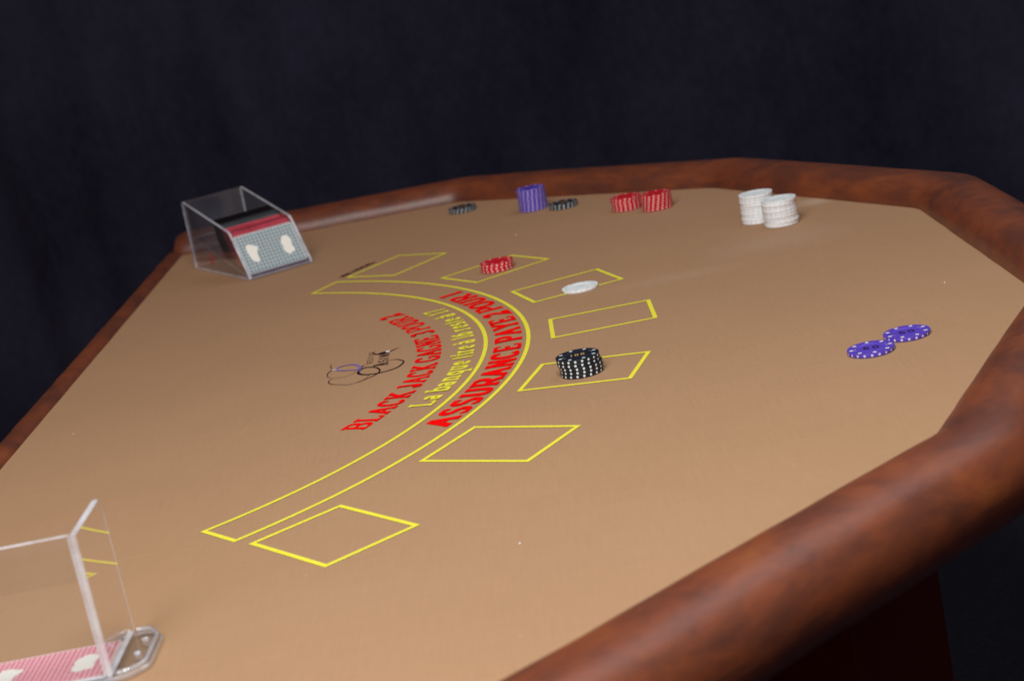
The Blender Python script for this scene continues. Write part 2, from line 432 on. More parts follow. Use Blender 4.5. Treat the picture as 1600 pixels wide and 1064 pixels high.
G['I'] = (.36, [[(.5, 0), (.5, 1)]], [(.5, 0), (.5, 1)])
G['1'] = (.44, [[(.18, .82), (.56, 1), (.56, 0)]], [(.56, 0)])
G['2'] = (.60, [arc(.48, .70, .42, .30, 165, -30, 12)+[(.06, 0), (.96, 0), (.96, .2)]], [])
G['3'] = (.60, [arc(.46, .74, .40, .26, 155, -90, 12), arc(.46, .25, .46, .25, 90, -155, 12)], [])
G['5'] = (.60, [[(.88, 1), (.18, 1), (.14, .52)]+arc(.46, .33, .46, .33, 115, -150, 14)], [])
G['0'] = (.60, [arc(.5, .5, .46, .5, 0, 360, 24)], [])
G['6'] = (.58, [[(.82, .96)]+arc(.86, .36, .80, .60, 100, 180, 8), arc(.5, .31, .44, .31, 0, 360, 20)], [])
G['7'] = (.60, [[(.06, .80), (.06, 1), (.95, 1), (.42, 0)]], [])
xh = .66
G['a'] = (.58, [arc(.44, xh-.17, .34, .17, 160, 0, 8)+[(.78, 0), (1.0, 0)], arc(.42, .17, .36, .17, 0, 360, 18)], [])
G['b'] = (.64, [[(.14, 1), (.14, .0)], arc(.52, xh/2, .40, xh/2, 0, 360, 20)], [(.14, 1)])
G['n'] = (.66, [[(.16, 0), (.16, xh)], arc(.5, xh-.22, .34, .22, 180, 0, 10)+[(.84, 0)]], [(.16, 0), (.16, xh), (.84, 0)])
G['q'] = (.64, [[(.86, xh), (.86, -.34)], arc(.48, xh/2, .40, xh/2, 0, 360, 20)], [(.86, -.34)])
G['u'] = (.66, [[(.16, xh), (.16, .22)]+arc(.5, .22, .34, .22, 180, 360, 10)[1:], [(.84, xh), (.84, 0), (1.0, 0)]], [(.16, xh), (.84, xh)])
G['e'] = (.58, [[(.1, .34), (.92, .34)]+arc(.5, xh/2, .42, xh/2, 5, 315, 18)], [])
G['t'] = (.42, [[(.38, .92), (.38, .16)]+arc(.62, .16, .24, .16, 180, 300, 6)[1:], [(.02, xh), (.86, xh)]], [])
G['i'] = (.34, [[(.5, 0), (.5, xh)], [(.5, .86), (.5, 1.0)]], [(.5, 0), (.44, xh)])
G['r'] = (.50, [[(.22, 0), (.22, xh)], arc(.66, xh-.28, .44, .28, 180, 60, 7)], [(.22, 0), (.22, xh)])
G['à'] = (.58, [arc(.44, xh-.17, .34, .17, 160, 0, 8)+[(.78, 0), (1.0, 0)], arc(.42, .17, .36, .17, 0, 360, 18), [(.20, 1.04), (.52, .82)]], [])
G['s'] = (.50, [arc(.5, xh*.75, .38, xh*.25, 30, 262, 12)+arc(.5, xh*.25, .42, xh*.25, 84, -150, 12)], [])

def draw_text(mb, text, place, total, height, tv, th, gap, ser, space=.40):
    """place(x, y) maps text space (metres along the line, metres up) to the table; fitted to length total"""
    adv = 0
    for ch in text: adv += (space if ch == ' ' else G[ch][0]+gap)
    adv -= gap; kx = total/adv; x = 0
    for ch in text:
        if ch == ' ': x += space; continue
        w, strokes, serifs = G[ch]; W = w*kx; x0 = x*kx
        hv = tv/2; hh = th/2
        def mp(p): return Vector((x0+hv+p[0]*(W-2*hv), hh+p[1]*(height-2*hh)))
        for st in strokes:
            q = [mp(p) for p in st]
            z = nextz()
            ws = []
            for i in range(len(q)):
                d = (q[min(i+1, len(q)-1)]-q[max(i-1, 0)]); d = d.normalized() if d.length > 1e-9 else Vector((0, 1))
                ws.append(tv*abs(d.y)**1.2+th*abs(d.x)**1.2)
            if len(st) <= 5:                       # straight strokes: one strip per segment, each with its own weight
                for i in range(len(q)-1):
                    d = (q[i+1]-q[i]).normalized(); wd = tv*abs(d.y)**1.3+th*abs(d.x)
                    wd = min(wd, tv)
                    if abs(d.x) < .3 and (q[i+1]-q[i]).length < .36*height and ch not in '1i': wd = th*.9
                    e = d*(hh if abs(d.x) < .3 and wd > th else 0)
                    t_ = MB(); ribbon(t_, [q[i]-e, q[i+1]+e], wd, nextz())
                    mb.add([(*place(v.x, v.y), v.z) for v in t_.v], t_.f)
            else:
                t_ = MB(); ribbon(t_, q, ws, z); mb.add([(*place(v.x, v.y), v.z) for v in t_.v], t_.f)
        for sx in serifs:
            c = mp(sx); t_ = MB(); ribbon(t_, [c-Vector((tv/2+ser, 0)), c+Vector((tv/2+ser, 0))], th, nextz())
            mb.add([(*place(v.x, v.y), v.z) for v in t_.v], t_.f)
        x += w+gap
def on_arc(c, R, a0):
    def place(x, y):
        r = R-y; a = math.radians(a0)+x/R
        return (c[0]+r*math.cos(a), c[1]+r*math.sin(a))
    return place
mb = MB(); c = (-.02, -.002); R = .5733
draw_text(mb, 'ASSURANCE PAYE 2 POUR 1', on_arc(c, R, -28.6), math.radians(56.6)*R, .0274, .0084, .0039, .0, .0009, .24)
o = mb.build('payout_lettering', [RED], table); o['label'] = 'heavy red lettering ASSURANCE PAYE 2 POUR 1 between the yellow arcs'
mb = MB(); R = .5262
draw_text(mb, 'La banque tire à 16 reste à 17', on_arc(c, R, -22.1), math.radians(43.8)*R, .0232, .0043, .0032, .05, .0013, .32)
o = mb.build('rule_lettering', [YELLOW], table); o['label'] = 'yellow lettering La banque tire à 16 reste à 17'
mb = MB(); R = .4585; c2 = (.014, -.002)
draw_text(mb, 'BLACK JACK GAGNE 3 POUR 2', on_arc(c2, R, -30.4), math.radians(58.4)*R, .0252, .0050, .0030, .04, .0018, .30)
o = mb.build('payout_lettering', [RED], table); o['label'] = 'thin red lettering BLACK JACK GAGNE 3 POUR 2'

# the swash emblem with its small capitals
def curve(pts, n=10):
    P_ = [Vector(p) for p in pts]; out = []
    for i in range(len(P_)-1):
        p0 = P_[max(i-1, 0)]; p1 = P_[i]; p2 = P_[i+1]; p3 = P_[min(i+2, len(P_)-1)]
        for j in range(n):
            t = j/n; out.append(.5*((2*p1)+(p2-p0)*t+(2*p0-5*p1+4*p2-p3)*t*t+(3*p1-p0-3*p2+p3)*t**3))
    out.append(P_[-1]); return out
def swash(mb, pts, w0, w1, w2, mi=0):
    q = curve(pts); n = len(q)
    ribbon(mb, q, [w0+(w1-w0)*min(1, 2*i/n)+(w2-w1)*max(0, 2*i/n-1) for i in range(n)], nextz(), False, mi)
mb = MB()
# dark loop sweeping out to the right
swash(mb, [(.4199, .0010), (.4265, -.0010), (.4311, -.0064), (.4350, -.0150), (.4346, -.0220), (.4310, -.0330), (.4235, -.0400), (.4127, -.0430), (.4030, -.0415), (.3950, -.0360), (.3905, -.0270), (.3915, -.0170), (.3955, -.0110), (.4012, -.0125), (.4080, -.0190), (.4118, -.0300), (.4118, -.0400), (.4070, -.0500), (.3990, -.0590), (.3917, -.0640), (.3850, -.0655)], .0009, .0028, .0005)
swash(mb, [(.3915, -.0170), (.3925, -.0040), (.3960, .0010)], .0018, .0014, .0004)
# violet loop on the left
swash(mb, [(.3920, -.0158), (.3873, -.0125), (.3782, -.0075), (.3690, -.0010), (.3662, .0045), (.3680, .0122), (.3760, .0150), (.3835, .0121), (.3890, .0020), (.3910, -.0090), (.3905, -.0200)], .0024, .0020, .0034, 1)
swash(mb, [(.3592, .0325), (.3590, .0220), (.3620, .0100), (.3665, .0030)], .0003, .0009, .0010, 0)
swash(mb, [(.3620, .0072), (.3585, -.0040), (.3588, -.0157), (.3610, -.0220), (.3650, -.0270)], .0010, .0008, .0003, 0)
swash(mb, [(.3873, -.0190), (.3840, -.0270), (.3760, -.0320), (.3690, -.0290), (.3640, -.0320), (.3620, -.0400), (.3660, -.0510), (.3759, -.0597), (.3850, -.0660), (.3960, -.0600), (.4020, -.0466), (.4000, -.0380)], .0004, .0009, .0004, 0)
swash(mb, [(.3612, .0090), (.3640, .0050), (.3672, .0035)], .0005, .0020, .0005, 2)
mb2 = MB()
def straight(x_base, y0):
    return lambda x, y: (x_base-y, y0+x)
draw_text(mb2, 'A', straight(.4195, -.0155), .0110, .0155, .0020, .0009, .1, .0012)
draw_text(mb2, 'SIN', straight(.4190, -.0010), .0300, .0105, .0015, .0007, .40, .0)
draw_text(mb2, 'RESTIGE', straight(.4030, .0020), .0480, .0062, .0007, .0005, .55, .0)
em = mb.build('emblem', [INK, INKP, GLOSSW], table); em['label'] = 'black and violet swash emblem inside the lettering arcs'
mb2.build('emblem_lettering', [INK], em)
mb = MB()
def blob(mb, c, rx, ry, rot, mi=0, n=18, z=None):
    z = z or nextz(); cc, ss = math.cos(rot), math.sin(rot)
    vs = [(c[0], c[1], z)]+[(c[0]+rx*math.cos(t)*cc-ry*math.sin(t)*ss, c[1]+rx*math.cos(t)*ss+ry*math.sin(t)*cc, z) for t in [2*math.pi*i/n for i in range(n)]]
    mb.add(vs, [(0, 1+i, 1+(i+1) % n) for i in range(n)], mi)
swash(mb, [(.4280, .0470), (.4240, .0440), (.4180, .0370), (.4120, .0330), (.4060, .0360), (.4020, .0420), (.4000, .0490)], .0006, .0034, .0006, 0)
blob(mb, (.4110, .0375), .0048, .0034, .5, 0)
blob(mb, (.4165, .0395), .0022, .0030, .5, 2)
mb.build('emblem_spade', [INK, INKP, GLOSSW], em)
# faded small print beside the farthest betting box
mb = MB()
def beside(x, y):
    u = Vector((.4031-.3404, .5703-.4772)).normalized(); v = Vector((-u.y, u.x))
    q = Vector((.3370, .4900))+u*x+v*y; return (q.x, q.y)
for x0, x1, k in ((0, .022, 4), (.026, .070, 7)):
    for i in range(k):
        a = x0+(x1-x0)*i/k; w = (x1-x0)/k*.72
        for (p, q, r, s_) in ((a, .0, a, .0085), (a, .0085 if i % 2 else .004, a+w, .0085 if i % 2 else .004), (a+w, .0, a+w, .0085 if i % 3 else .0045)):
            t_ = MB(); ribbon(t_, [Vector((p, q)), Vector((r, s_))], .0018, nextz()); mb.add([(*beside(v.x, v.y), v.z) for v in t_.v], t_.f)
o = mb.build('small_print', [FADED], table); o['label'] = 'small faded dark red print beside the farthest betting box'

# ------------------------------------------------------------------ chips
CR, CT = .0195, .0033
def chip_body(m):
    prof = [(0, .0), (.0194, .0), (CR, .0002), (CR, CT-.0002), (.0194, CT), (.0128, CT), (.0124, CT+.00012), (.0118, CT-.00006), (.0112, CT-.0004), (0, CT-.0004)]
    n = 56; vs = []; fs = []
    for r, z in prof:
        if r == 0: vs.append((0, 0, z))
        else: vs += [(r*math.cos(2*math.pi*i/n), r*math.sin(2*math.pi*i/n), z) for i in range(n)]
    rings = []; k = 0
    for r, z in prof:
        rings.append([k] if r == 0 else list(range(k, k+n))); k += len(rings[-1])
    for a, b in zip(rings[:-1], rings[1:]):
        for i in range(n):
            j = (i+1) % n
            if len(a) == 1: fs.append((a[0], b[j], b[i]))
            elif len(b) == 1: fs.append((a[i], a[j], b[0]))
            else: fs.append((a[i], a[j], b[j], b[i]))
    me = bpy.data.meshes.new('poker_chip'); me.from_pydata(vs, [], fs); me.materials.append(m)
    me.polygons.foreach_set('use_smooth', [abs(p.normal.z) < .9 for p in me.polygons]); return me
def edge_dots_mesh(m):
    mb = MB()
    for k in range(20):
        a0 = 2*math.pi*(k+.5)/20; n = 10
        vs = [((CR+.00006)*math.cos(a0), (CR+.00006)*math.sin(a0), CT/2)]
        for i in range(n):
            t = 2*math.pi*i/n; a = a0+.00112*math.cos(t)/CR
            vs.append(((CR+.00006)*math.cos(a), (CR+.00006)*math.sin(a), CT/2+.00112*math.sin(t)))
        mb.add(vs, [(0, 1+i, 1+(i+1) % n) for i in range(n)])
    me = bpy.data.meshes.new('edge_dots'); me.from_pydata(mb.v, [], mb.f); me.materials.append(m); return me
def face_marks_mesh(m):
    mb = MB(); z = CT+.00006
    for k in range(8):
        a = 2*math.pi*k/8; u = Vector((math.cos(a), math.sin(a))); v = Vector((-u.y, u.x)); c = u*.0160
        q = [c+u*.0023, c+v*.0019, c-u*.0023, c-v*.0019]
        mb.add([(p.x, p.y, z) for p in q], [(0, 1, 2, 3)])
    for s in (0, math.pi):
        for d in (-.13, 0, .13):
            a = s+d*1.5; blob(mb, (.01265*math.cos(a), .01265*math.sin(a)), .0005, .0005, 0, 0, 8, z)
    me = bpy.data.meshes.new('face_marks'); me.from_pydata(mb.v, [], mb.f); me.materials.append(m); return me
def number_mesh(txt, m, h=.0075, wdt=.0135):
    mb = MB()
    global PZ
    old = PZ; PZ = CT-.0004+.00005
    draw_text(mb, txt, lambda x, y: (x-wdt/2, y-h/2), wdt, h, .0011, .0010, .22, .0)
    PZ = old
    me = bpy.data.meshes.new('denomination'); me.from_pydata(mb.v, [], mb.f); me.materials.append(m); return me
def chip_mat(name, col, rough=.38):
    m, nt, b = mat(name)
    n = noisen(nt, coords(nt), 700.0, 3)
    nt.links.new(ramp(nt, n, [(0.3, tuple(c*.9 for c in col)), (0.7, tuple(min(1, c*1.08) for c in col))]), b.inputs['Base Color'])
    b.inputs['Roughness'].default_value = rough; b.inputs['Specular IOR Level'].default_value = .45
    return m
DOT = chip_mat('white_inlay', (.80, .80, .78))
DOTV = chip_mat('pale_violet_inlay', (.60, .55, .86)); DOTR = chip_mat('pale_pink_inlay', (.90, .64, .62)); DOTW = chip_mat('pale_grey_inlay', (.62, .64, .68))
DOTP = chip_mat('faint_pink_inlay', (.82, .68, .78)); DOTK = chip_mat('cool_white_inlay', (.66, .76, .80))
KINDS = {
    'black': (chip_mat('black_clay', (.010, .014, .024)), DOTK, DOTK, '100', simple('gold_ink', (.42, .28, .10), .4)),
    'purple': (chip_mat('purple_clay', (.095, .052, .47)), DOTV, DOT, '50', simple('black_ink', (.006, .004, .02), .4)),
    'red': (chip_mat('red_clay', (.56, .008, .020)), DOTR, DOTR, None, None),
    'white': (chip_mat('white_clay', (.80, .88, .90)), DOTP, DOTW, None, None)}
MESH = {}
for k, (body, dm, fm, num, nm) in KINDS.items():
    MESH[k] = (chip_body(body), edge_dots_mesh(dm), face_marks_mesh(fm), number_mesh(num, nm) if num else None)
ORD = ['bottom', 'second', 'third', 'fourth', 'fifth', 'sixth', 'seventh', 'eighth', 'ninth', 'tenth']
def chip(kind, x, y, z, rz, label, group=None, top=False, tilt=(0, 0)):
    b, e, f, nmb = MESH[kind]
    o = bpy.data.objects.new('poker_chip', b); COL.objects.link(o)
    o.location = (x, y, z); o.rotation_euler = (tilt[0], tilt[1], rz); tag(o, label, 'poker chip', group)
    for nme, me in (('edge_dots', e), ('face_marks', f)):
        c_ = bpy.data.objects.new(nme, me); COL.objects.link(c_); c_.parent = o
    if top and nmb:
        c_ = bpy.data.objects.new('denomination', nmb); COL.objects.link(c_); c_.parent = o; c_.rotation_euler = (0, 0, -rz+random.uniform(-.1, .1))
    return o
def stack(kind, x, y, n, where, lean=(0, 0), jit=.0005, offs=None, rot0=None, twist=None):
    g = '%s chips %s' % (kind, where); a = rot0 if rot0 is not None else random.uniform(0, 1)
    for i in range(n):
        nth = 'top' if i == n-1 else ORD[i]
        if nth in ('top', 'bottom'): lab = '%s chip, %s %s' % (kind, nth, where)
        else: lab = '%s chip, %s from bottom %s' % (kind, nth, where)
        dx, dy = (offs[i] if offs else (0, 0))
        if twist is None: a += random.choice((0, .02, .05, .12, .157))
        else: a += twist*random.uniform(.2, 1.8)
        chip(kind, x+lean[0]*i+dx+random.uniform(-jit, jit), y+lean[1]*i+dy+random.uniform(-jit, jit), .0003+CT*i, a, lab, g, i == n-1)
stack('black', .4850, .8120, 2, 'of the black pile by the rail left of purple stack', twist=.1)
stack('purple', .5850, .7110, 9, 'of the tall purple stack by the far rail', twist=.03, jit=.0003)
stack('black', .6245, .6800, 2, 'of the low black pile touching the purple stack', twist=.04)
stack('red', .7035, .5723, 5, 'of the lower of two touching red stacks', twist=.02)
stack('red', .7397, .5342, 6, 'of the higher of two touching red stacks', twist=.04)
stack('white', .8388, .3270, 10, 'of the taller left white stack', lean=(.0001, .0), jit=.0004)
stack('white', .8587, .2840, 9, 'of the front right white stack', jit=.0006)
stack('red', .5318, .3467, 3, 'of the short red stack in the yellow betting box', twist=.157)
stack('black', .6040, -.1867, 5, 'of the black stack in the nearer betting box', offs=[(0, 0), (0, 0), (-.0003, 0), (-.0016, .0005), (-.0020, .001)], jit=.0002, rot0=.18, twist=.02)
chip('white', .6198, .1526, .0003, .5, 'single white chip lying flat on the edge of a betting box', top=True)
chip('purple', .8388, -.2978, .0003, .0, 'purple 50 chip lying flat, the left and nearer one of the loose pair', 'loose pair of purple chips', True)
chip('purple', .8745, -.2715, .0003, .35, 'purple 50 chip lying flat, the right and farther one of the loose pair', 'loose pair of purple chips', True)
# faint grey value mark on the loose white chip
mb = MB()
for i, a in enumerate((-.0034, -.0004, .0026)):
    ribbon(mb, [Vector((a, -.0015)), Vector((a+.0022, .0012))], .0011, CT-.00034+.00002*i)
wc = [o for o in bpy.data.objects if o.get('label', '').startswith('single white chip')][0]
mb.build('denomination', [DOTW], wc)

# ------------------------------------------------------------------ playing cards
def rounded_rect(w, h, r, n=5):
    pts = []
    for cx, cy, a0 in ((w-r, r, -90), (w-r, h-r, 0), (r, h-r, 90), (r, r, 180)):
        for i in range(n+1):
            a = math.radians(a0+90*i/n); pts.append((cx+r*math.cos(a), cy+r*math.sin(a)))
    return pts
def slab(name, O, U, V, W, w, h, t, mats, shear=None, r=.003):
    """card block: face at O spanned by U (w) and V (h), thickness t along W (or the sheared direction)"""
    pts = rounded_rect(w, h, r); D = shear if shear is not None else W
    n = len(pts)
    vs = [O+U*x+V*y for x, y in pts]+[O+U*x+V*y+D*t for x, y in pts]
    uvs = [(x/w, y/h) for x, y in pts]
    me_f = [tuple(range(n)), tuple(range(n, 2*n))[::-1]]+[(i, n+i, n+(i+1) % n, (i+1) % n) for i in range(n)]
    me = bpy.data.meshes.new(name); me.from_pydata([tuple(v) for v in vs], [], me_f)
    for m in mats: me.materials.append(m)
    me.polygons.foreach_set('material_index', [0, 1]+[1]*n)
    uv = me.uv_layers.new(name='UVMap')
    for p in me.polygons:
        for li in p.loop_indices:
            vi = me.loops[li].vertex_index
            if p.index < 2: uv.data[li].uv = uvs[vi % n]
            else: uv.data[li].uv = (uvs[vi % n][0], vi//n*1.0)
    o = bpy.data.objects.new(name, me); COL.objects.link(o); fix_normals(o); return o
LOBES = ([(420,553),(470,567),(510,567),(530,600),(524,650),(540,700),(558,750),(545,775),(500,772),(450,742),(415,690),(385,640),(371,595),(385,562)],
         [(880,418),(930,430),(970,480),(980,540),(1012,575),(1017,615),(985,632),(950,658),(900,635),(865,590),(862,560),(832,520),(835,460),(850,430)])
def emblems(parent, O, U, V, Nn, w, h, m):
    """two white lobed portraits printed on the back, as one flat outline each"""
    for lobe in LOBES:
        uv = []
        for (x, y) in lobe:
            dx, dy = x-430, y-950; det = 760*-480-(-230)*(-235)
            uv.append(((dx*-480-(-230)*dy)/det, (760*dy-(-235)*dx)/det))
        q = curve([Vector(p) for p in uv+uv[:1]], 4)[:-1]; n = len(q)
        c = Vector((sum(p.x for p in q)/n, sum(p.y for p in q)/n))
        vs = [O+U*(p.x*w)+V*(p.y*h)+Nn*.0002 for p in [c]+q]
        mb = MB(); mb.add(vs, [(0, 1+i, 1+(i+1) % n) for i in range(n)])
        mb.build('back_emblem', [m], parent)
PAPER = simple('card_paper', (.75, .73, .70), .4)
WHITEC = simple('white_emblem_print', (.86, .86, .80), .35)
GREYBACK = card_back('grey_lattice_card_back', (.19, .26, .29), (.50, .58, .61), 17, 12)
PINKBACK = card_back('pink_lattice_card_back', (.66, .10, .19), (.84, .66, .68), 26, 17)
REDEDGE = edge_stack('red_card_edges', (.36, .02, .04), (.62, .10, .13), 7)
REDEDGE2 = edge_stack('dark_red_card_edges', (.20, .012, .03), (.45, .04, .08), 9)
DARKEDGE = edge_stack('grey_card_edges', (.018, .026, .032), (.07, .09, .10), 9)
BLACKP = simple('black_plastic', (.004, .004, .005), .3, .5)

# ------------------------------------------------------------------ card shoe
SO = Vector((.1015, .7762, 0)); SD = Vector((.48624, -.87382, 0)); SR = Vector((.87382, .48624, 0)); UPV = Vector((0, 0, 1))
def sp(s, v, z): return SO+SD*s+SR*v+UPV*z
shoe = empty('card_shoe', (0, 0, 0)); tag(shoe, 'clear acrylic card shoe with sloping open front at the far left corner', 'card shoe')
AT = .0036
def panel(name, prof, v0, v1, parent, edge, body, e=.0009):
    """upright panel with profile [(s,z)], between v0 and v1; rim faces take the edge material, edges eased"""
    n = len(prof); mb = MB()
    c = Vector((sum(p[0] for p in prof)/n, sum(p[1] for p in prof)/n))
    def inset(p): d = (c-Vector(p)); return Vector(p)+d.normalized()*e*1.4
    vi = [inset(p) for p in prof]; s = 1 if v1 > v0 else -1
    rings = [[sp(p.x, v0, p.y) for p in vi], [sp(p[0], v0+s*e, p[1]) for p in prof], [sp(p[0], v1-s*e, p[1]) for p in prof], [sp(p.x, v1, p.y) for p in vi]]
    vs = sum(rings, []); mb.add(vs, [], 0)
    fs = [(tuple(range(n)), 0), (tuple(range(3*n, 4*n))[::-1], 0)]
    for k in range(3):
        for i in range(n):
            j = (i+1) % n; fs.append(((k*n+i, k*n+j, (k+1)*n+j, (k+1)*n+i), 1))
    for f, mi in fs: mb.f.append(f); mb.mi.append(mi)
    o = mb.build(name, [body, edge], parent); fix_normals(o); return o
def rnd(prof, idx, r, n=4):
    out = []
    for i, p in enumerate(prof):
        if i in idx:
            a = Vector(prof[i-1]); b = Vector(p); c_ = Vector(prof[(i+1) % len(prof)])
            p0 = b+(a-b).normalized()*r; p2 = b+(c_-b).normalized()*r
            for j in range(n+1):
                t = j/n; q = p0*(1-t)**2+b*2*t*(1-t)+p2*t*t; out.append((q.x, q.y))
        else: out.append(tuple(p))
    return out
side = rnd([(0, .0004), (.2125, .0004), (.1705, .063), (.006, .0975)], (1, 2, 3), .006)
panel('side_panel', side, 0, AT, shoe, EDGE_V, ACRS)
panel('side_panel', side, .092-AT, .092, shoe, EDGE_V, ACRS)
def bar(name, s0, z0, s1, z1, t, v0, v1, mats, parent, em=(1, 1, 1, 1)):
    d = Vector((s1-s0, z1-z0)); L = d.length; d.normalize(); nn = Vector((-d.y, d.x)); mb = MB()
    P4 = [(s0, z0), (s1, z1), (s1+nn.x*t, z1+nn.y*t), (s0+nn.x*t, z0+nn.y*t)]
    vs = [sp(a, v0, b) for a, b in P4]+[sp(a, v1, b) for a, b in P4]
    mb.add(vs, [(0, 1, 5, 4), (2, 3, 7, 6)], 0); mb.add([], [], 0)
    for f in ((0, 3, 2, 1), (4, 5, 6, 7), (1, 2, 6, 5), (3, 0, 4, 7)):
        mb.f.append(f); mb.mi.append(1)
    o = mb.build(name, mats, parent); fix_normals(o); return o
i0, i1 = AT+.0003, .092-AT-.0003
bar('back_panel', .0060, .0040, .0100, .0965, -AT, i0, i1, [ACRS, EDGE_V], shoe)
bar('floor_ramp', .0130, .0455, .2060, .0030, -.0022, i0, i1, [ACRS, EDGE_V], shoe)
bar('front_lip', .2095, .0006, .2062, .0080, -.0032, i0, i1, [ACRS, EDGE_V], shoe)
bar('bottom_plate', .0100, .0006, .2000, .0006, .0018, i0, i1, [ACRS, EDGE_V], shoe)
# contents
Wd = Vector((-.560, .8285)); Ed = Vector((-.9765, .2155))      # up the card face; back along the ramp (s, z)
Cw = .0842
def cv(d): return SD*d.x+UPV*d.y
upc = cv(Wd); back = cv(Ed)
fn = (SR.cross(upc)).normalized()
if fn.dot(SD) < 0: fn = -fn
c0 = Vector((.2050, .0062))
def at(q, v): return sp(q.x, v, q.y)
face = at(c0, .0040)
card = slab('playing_card', face, SR, upc, -fn, Cw, .0590, .0006, [GREYBACK, PAPER]); tag(card, 'grey lattice backed playing card with two white emblems, frontmost in the card shoe', 'playing card')
emblems(card, face, SR, upc, fn, Cw, .0590, WHITEC)
q = c0+Ed*.0013
layers = [('card_pack', .0085, [REDEDGE, REDEDGE], 0, 'front pack of red backed cards directly behind the grey card in the shoe'),
          ('card_pack', .0100, [REDEDGE2, REDEDGE2], .0020, 'middle pack of darker red cards in the shoe'),
          ('card_pack', .0150, [REDEDGE, REDEDGE], .0005, 'rear pack of red cards in the shoe in front of the grey cards'),
          ('card_pack', .0110, [DARKEDGE, DARKEDGE], .0015, 'pack of dark grey cards behind the red cards in the shoe')]
for nm_, t, ms, up, lab in layers:
    o = slab(nm_, at(q+Wd*up, .0039+random.uniform(-.0001, .0003)), SR, upc, None, Cw, .0600, t, ms, shear=back); tag(o, lab, 'pack of cards', 'packs of cards standing in the card shoe')
    q = q+Ed*(t+.0003)
mb = MB(); wq = q+Ed*.0008
P4 = [wq+Wd*.001, wq+Wd*.064, wq+Wd*.066+Ed*.016, wq+Wd*.030+Ed*.034, wq+Ed*.034+Wd*.001]
vs = [at(p, .0045) for p in P4]+[at(p, .0875) for p in P4]; n = len(P4)
mb.add(vs, [tuple(range(n)), tuple(range(n, 2*n))[::-1]]+[(i, n+i, n+(i+1) % n, (i+1) % n) for i in range(n)])
o = mb.build('card_weight', [BLACKP]); fix_normals(o); tag(o, 'black wedge shaped weight pushing the cards forward in the shoe', 'card weight')
# small red mark on the shoe side
mb = MB()
for q4 in ([(.074, .0125), (.0775, .0285), (.0800, .0285), (.0785, .0125)], [(.0785, .0125), (.0815, .0240), (.0835, .0235), (.0820, .0125)]):
    mb.add([sp(a, -.0002, b) for a, b in q4], [(0, 1, 2, 3)])
o = mb.build('red_mark', [simple('red_sticker', (.55, .02, .015), .5)], shoe)

# ------------------------------------------------------------------ discard tray in the near left corner
tray = empty('discard_tray', (0, 0, 0)); tag(tray, 'clear acrylic discard tray with upright walls cut off by the lower left corner', 'card tray')
def outline_slab(name, pts, z0, z1, mats, parent, e=.0010):
    n = len(pts); c = Vector((sum(p[0] for p in pts)/n, sum(p[1] for p in pts)/n)); mb = MB()
    ins = [Vector(p)+(c-Vector(p)).normalized()*e*1.3 for p in pts]
    rings = [[(p.x, p.y, z0) for p in ins], [(p[0], p[1], z0+e) for p in pts], [(p[0], p[1], z1-e) for p in pts], [(p.x, p.y, z1) for p in ins]]
    mb.add(sum(rings, []), [tuple(range(n))[::-1], tuple(range(3*n, 4*n))], 0)
    for k in range(3):
        for i in range(n):
            j = (i+1) % n; mb.f.append((k*n+i, k*n+j, (k+1)*n+j, (k+1)*n+i)); mb.mi.append(1)
    o = mb.build(name, mats, parent); fix_normals(o); return o
base = rnd([(.150, -.7000), (.292, -.7000), (.3045, -.6885), (.3045, -.6400), (.2960, -.6245), (.2740, -.6245), (.2700, -.6380), (.150, -.6380)], (1, 2, 3, 4), .006)
outline_slab('base_plate', base, .0004, .0040, [ACR, LIP], tray)
WT = .0042
def wall_y():
    prof = [(.150, .0042), (.2788, .0042), (.2788, .0985), (.150, .0985)]; n = 4; e = .0008; mb = MB(); c = Vector((.21, .05))
    ins = [Vector(p)+(c-Vector(p)).normalized()*e*1.3 for p in prof]; y0, y1 = -.6985, -.6985+WT*.6
    rings = [[(p.x, y0, p.y) for p in ins], [(p[0], y0+e, p[1]) for p in prof], [(p[0], y1-e, p[1]) for p in prof], [(p.x, y1, p.y) for p in ins]]
    mb.add(sum(rings, []), [tuple(range(n)), tuple(range(3*n, 4*n))[::-1]], 0)
    for k in range(3):
        for i in range(n):
            j = (i+1) % n; mb.f.append((k*n+i, k*n+j, (k+1)*n+j, (k+1)*n+i)); mb.mi.append(1)
    o = mb.build('near_wall', [ACR, EDGE_W], tray); fix_normals(o)
wall_y()
def wall_x():
    prof = rnd([(-.6985, .0042), (-.6255, .0042), (-.6255, .0985), (-.6985, .0985)], (2,), .009, 6)
    n = len(prof); e = .0010; mb = MB(); c = Vector((-.66, .05))
    ins = [Vector(p)+(c-Vector(p)).normalized()*e*1.3 for p in prof]; x0, x1 = .2791, .2791+WT
    rings = [[(x0, p.x, p.y) for p in ins], [(x0+e, p[0], p[1]) for p in prof], [(x1-e, p[0], p[1]) for p in prof], [(x1, p.x, p.y) for p in ins]]
    mb.add(sum(rings, []), [tuple(range(n))[::-1], tuple(range(3*n, 4*n))], 0)
    for k in range(3):
        for i in range(n):
            j = (i+1) % n; mb.f.append((k*n+i, k*n+j, (k+1)*n+j, (k+1)*n+i)); mb.mi.append(0 if prof[i][0] > -.628 and prof[j][0] > -.628 and k != 2 else 1)
    o = mb.build('side_wall', [ACR, EDGE_W], tray); fix_normals(o)
wall_x()
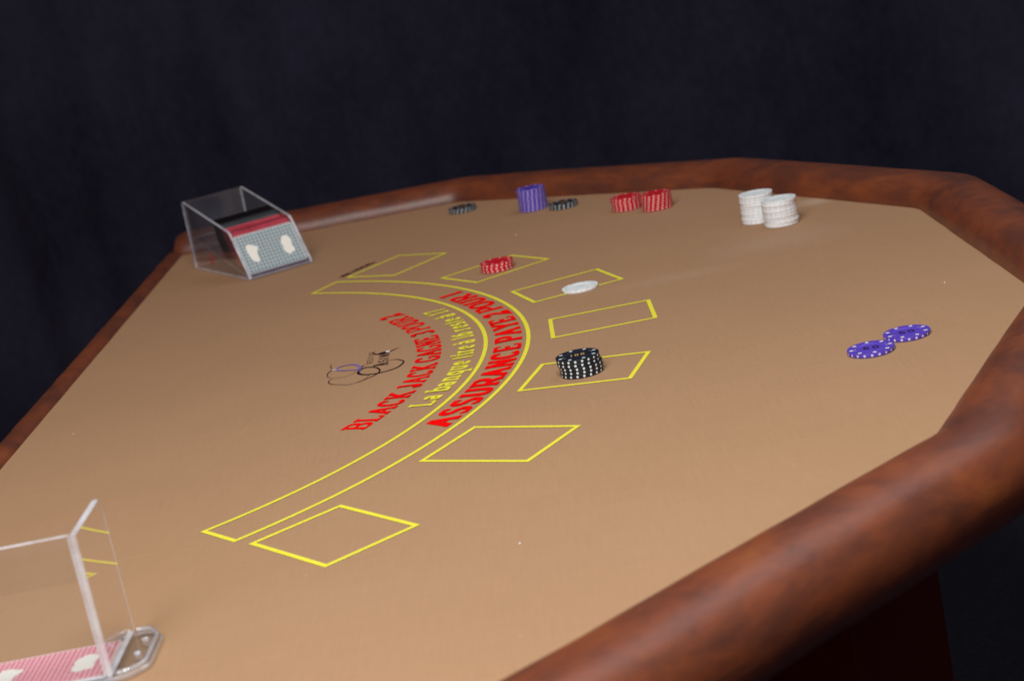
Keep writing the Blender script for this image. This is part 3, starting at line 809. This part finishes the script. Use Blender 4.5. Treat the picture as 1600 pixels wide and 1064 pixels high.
# raised lip round the tab and its two pegs
lip = MB(); pts = [Vector(p) for p in rnd([(.2850, -.6965), (.2905, -.6965), (.3012, -.6868), (.3012, -.6405), (.2940, -.6278), (.2850, -.6278)], (1, 2, 3, 4), .006)]
def tube(mb, pts3, r, n=8):
    b = len(mb.v); m = len(pts3)
    for i, p in enumerate(pts3):
        d = (pts3[min(i+1, m-1)]-pts3[max(i-1, 0)]).normalized(); s_ = d.cross(UPV)
        s_ = s_.normalized() if s_.length > 1e-4 else Vector((1, 0, 0)); u = s_.cross(d)
        for k in range(n):
            t = 2*math.pi*k/n; mb.v.append(p+s_*r*math.cos(t)+u*r*math.sin(t))
    for i in range(m-1):
        for k in range(n):
            k2 = (k+1) % n; mb.f.append((b+i*n+k, b+i*n+k2, b+(i+1)*n+k2, b+(i+1)*n+k)); mb.mi.append(0)
tube(lip, [Vector((p.x, p.y, .0052)) for p in pts], .0016)
o = lip.build('raised_lip', [LIP], tray, True); fix_normals(o)
for x, y in ((.2945, -.6480), (.2935, -.6700)):
    mb = MB(); n = 14; r = .0024
    vs = [(x+r*math.cos(2*math.pi*i/n), y+r*math.sin(2*math.pi*i/n), z) for z in (.0041, .0062) for i in range(n)]+[(x+r*.55*math.cos(2*math.pi*i/n), y+r*.55*math.sin(2*math.pi*i/n), .0070) for i in range(n)]
    mb.add(vs, [tuple(range(n))[::-1], tuple(range(2*n, 3*n))]+[(i, (i+1) % n, n+(i+1) % n, n+i) for i in range(n)]+[(n+i, n+(i+1) % n, 2*n+(i+1) % n, 2*n+i) for i in range(n)])
    mb.build('peg', [LIP], tray, True)
X, Y = Vector((1, 0, 0)), Vector((0, 1, 0))
o = slab('card_pack', Vector((.1905, -.6950, .0047)), X, Y, None, .088, .0540, .0006, [PAPER, PAPER], shear=Vector((0, 0, -1))); tag(o, 'thin pack of discarded cards lying flat in the near tray', 'pack of cards')
top = Vector((.1903, -.6955, .0052))
card = slab('playing_card', top, X, Y, None, .088, .0545, .0004, [PINKBACK, PAPER], shear=Vector((0, 0, -1))); tag(card, 'pink lattice backed playing card lying flat in the near discard tray', 'playing card')
emblems(card, top, X, Y, UPV, .088, .0545, WHITEC)

# ------------------------------------------------------------------ lint on the cloth
for (x, y, s, lab) in ((.5567, .5459, .0011, 'tiny pale lint speck behind the red stack in the betting box'), (.5393, -.5908, .0009, 'tiny pale green speck on the cloth right of the nearest betting box'),
                       (.9433, -.1219, .0009, 'tiny white crumb near the right corner beyond the loose purple chips'), (.1104, -.0451, .0008, 'tiny white crumb near the straight edge moulding')):
    mb = MB(); n = 7
    vs = [(x+s*random.uniform(.6, 1.2)*math.cos(2*math.pi*i/n), y+s*random.uniform(.6, 1.2)*math.sin(2*math.pi*i/n), .0002) for i in range(n)]+[(x, y, .0010)]
    mb.add(vs, [(i, (i+1) % n, n) for i in range(n)]+[tuple(range(n))[::-1]])
    tag(mb.build('lint_speck', [PAPER]), lab, 'lint')
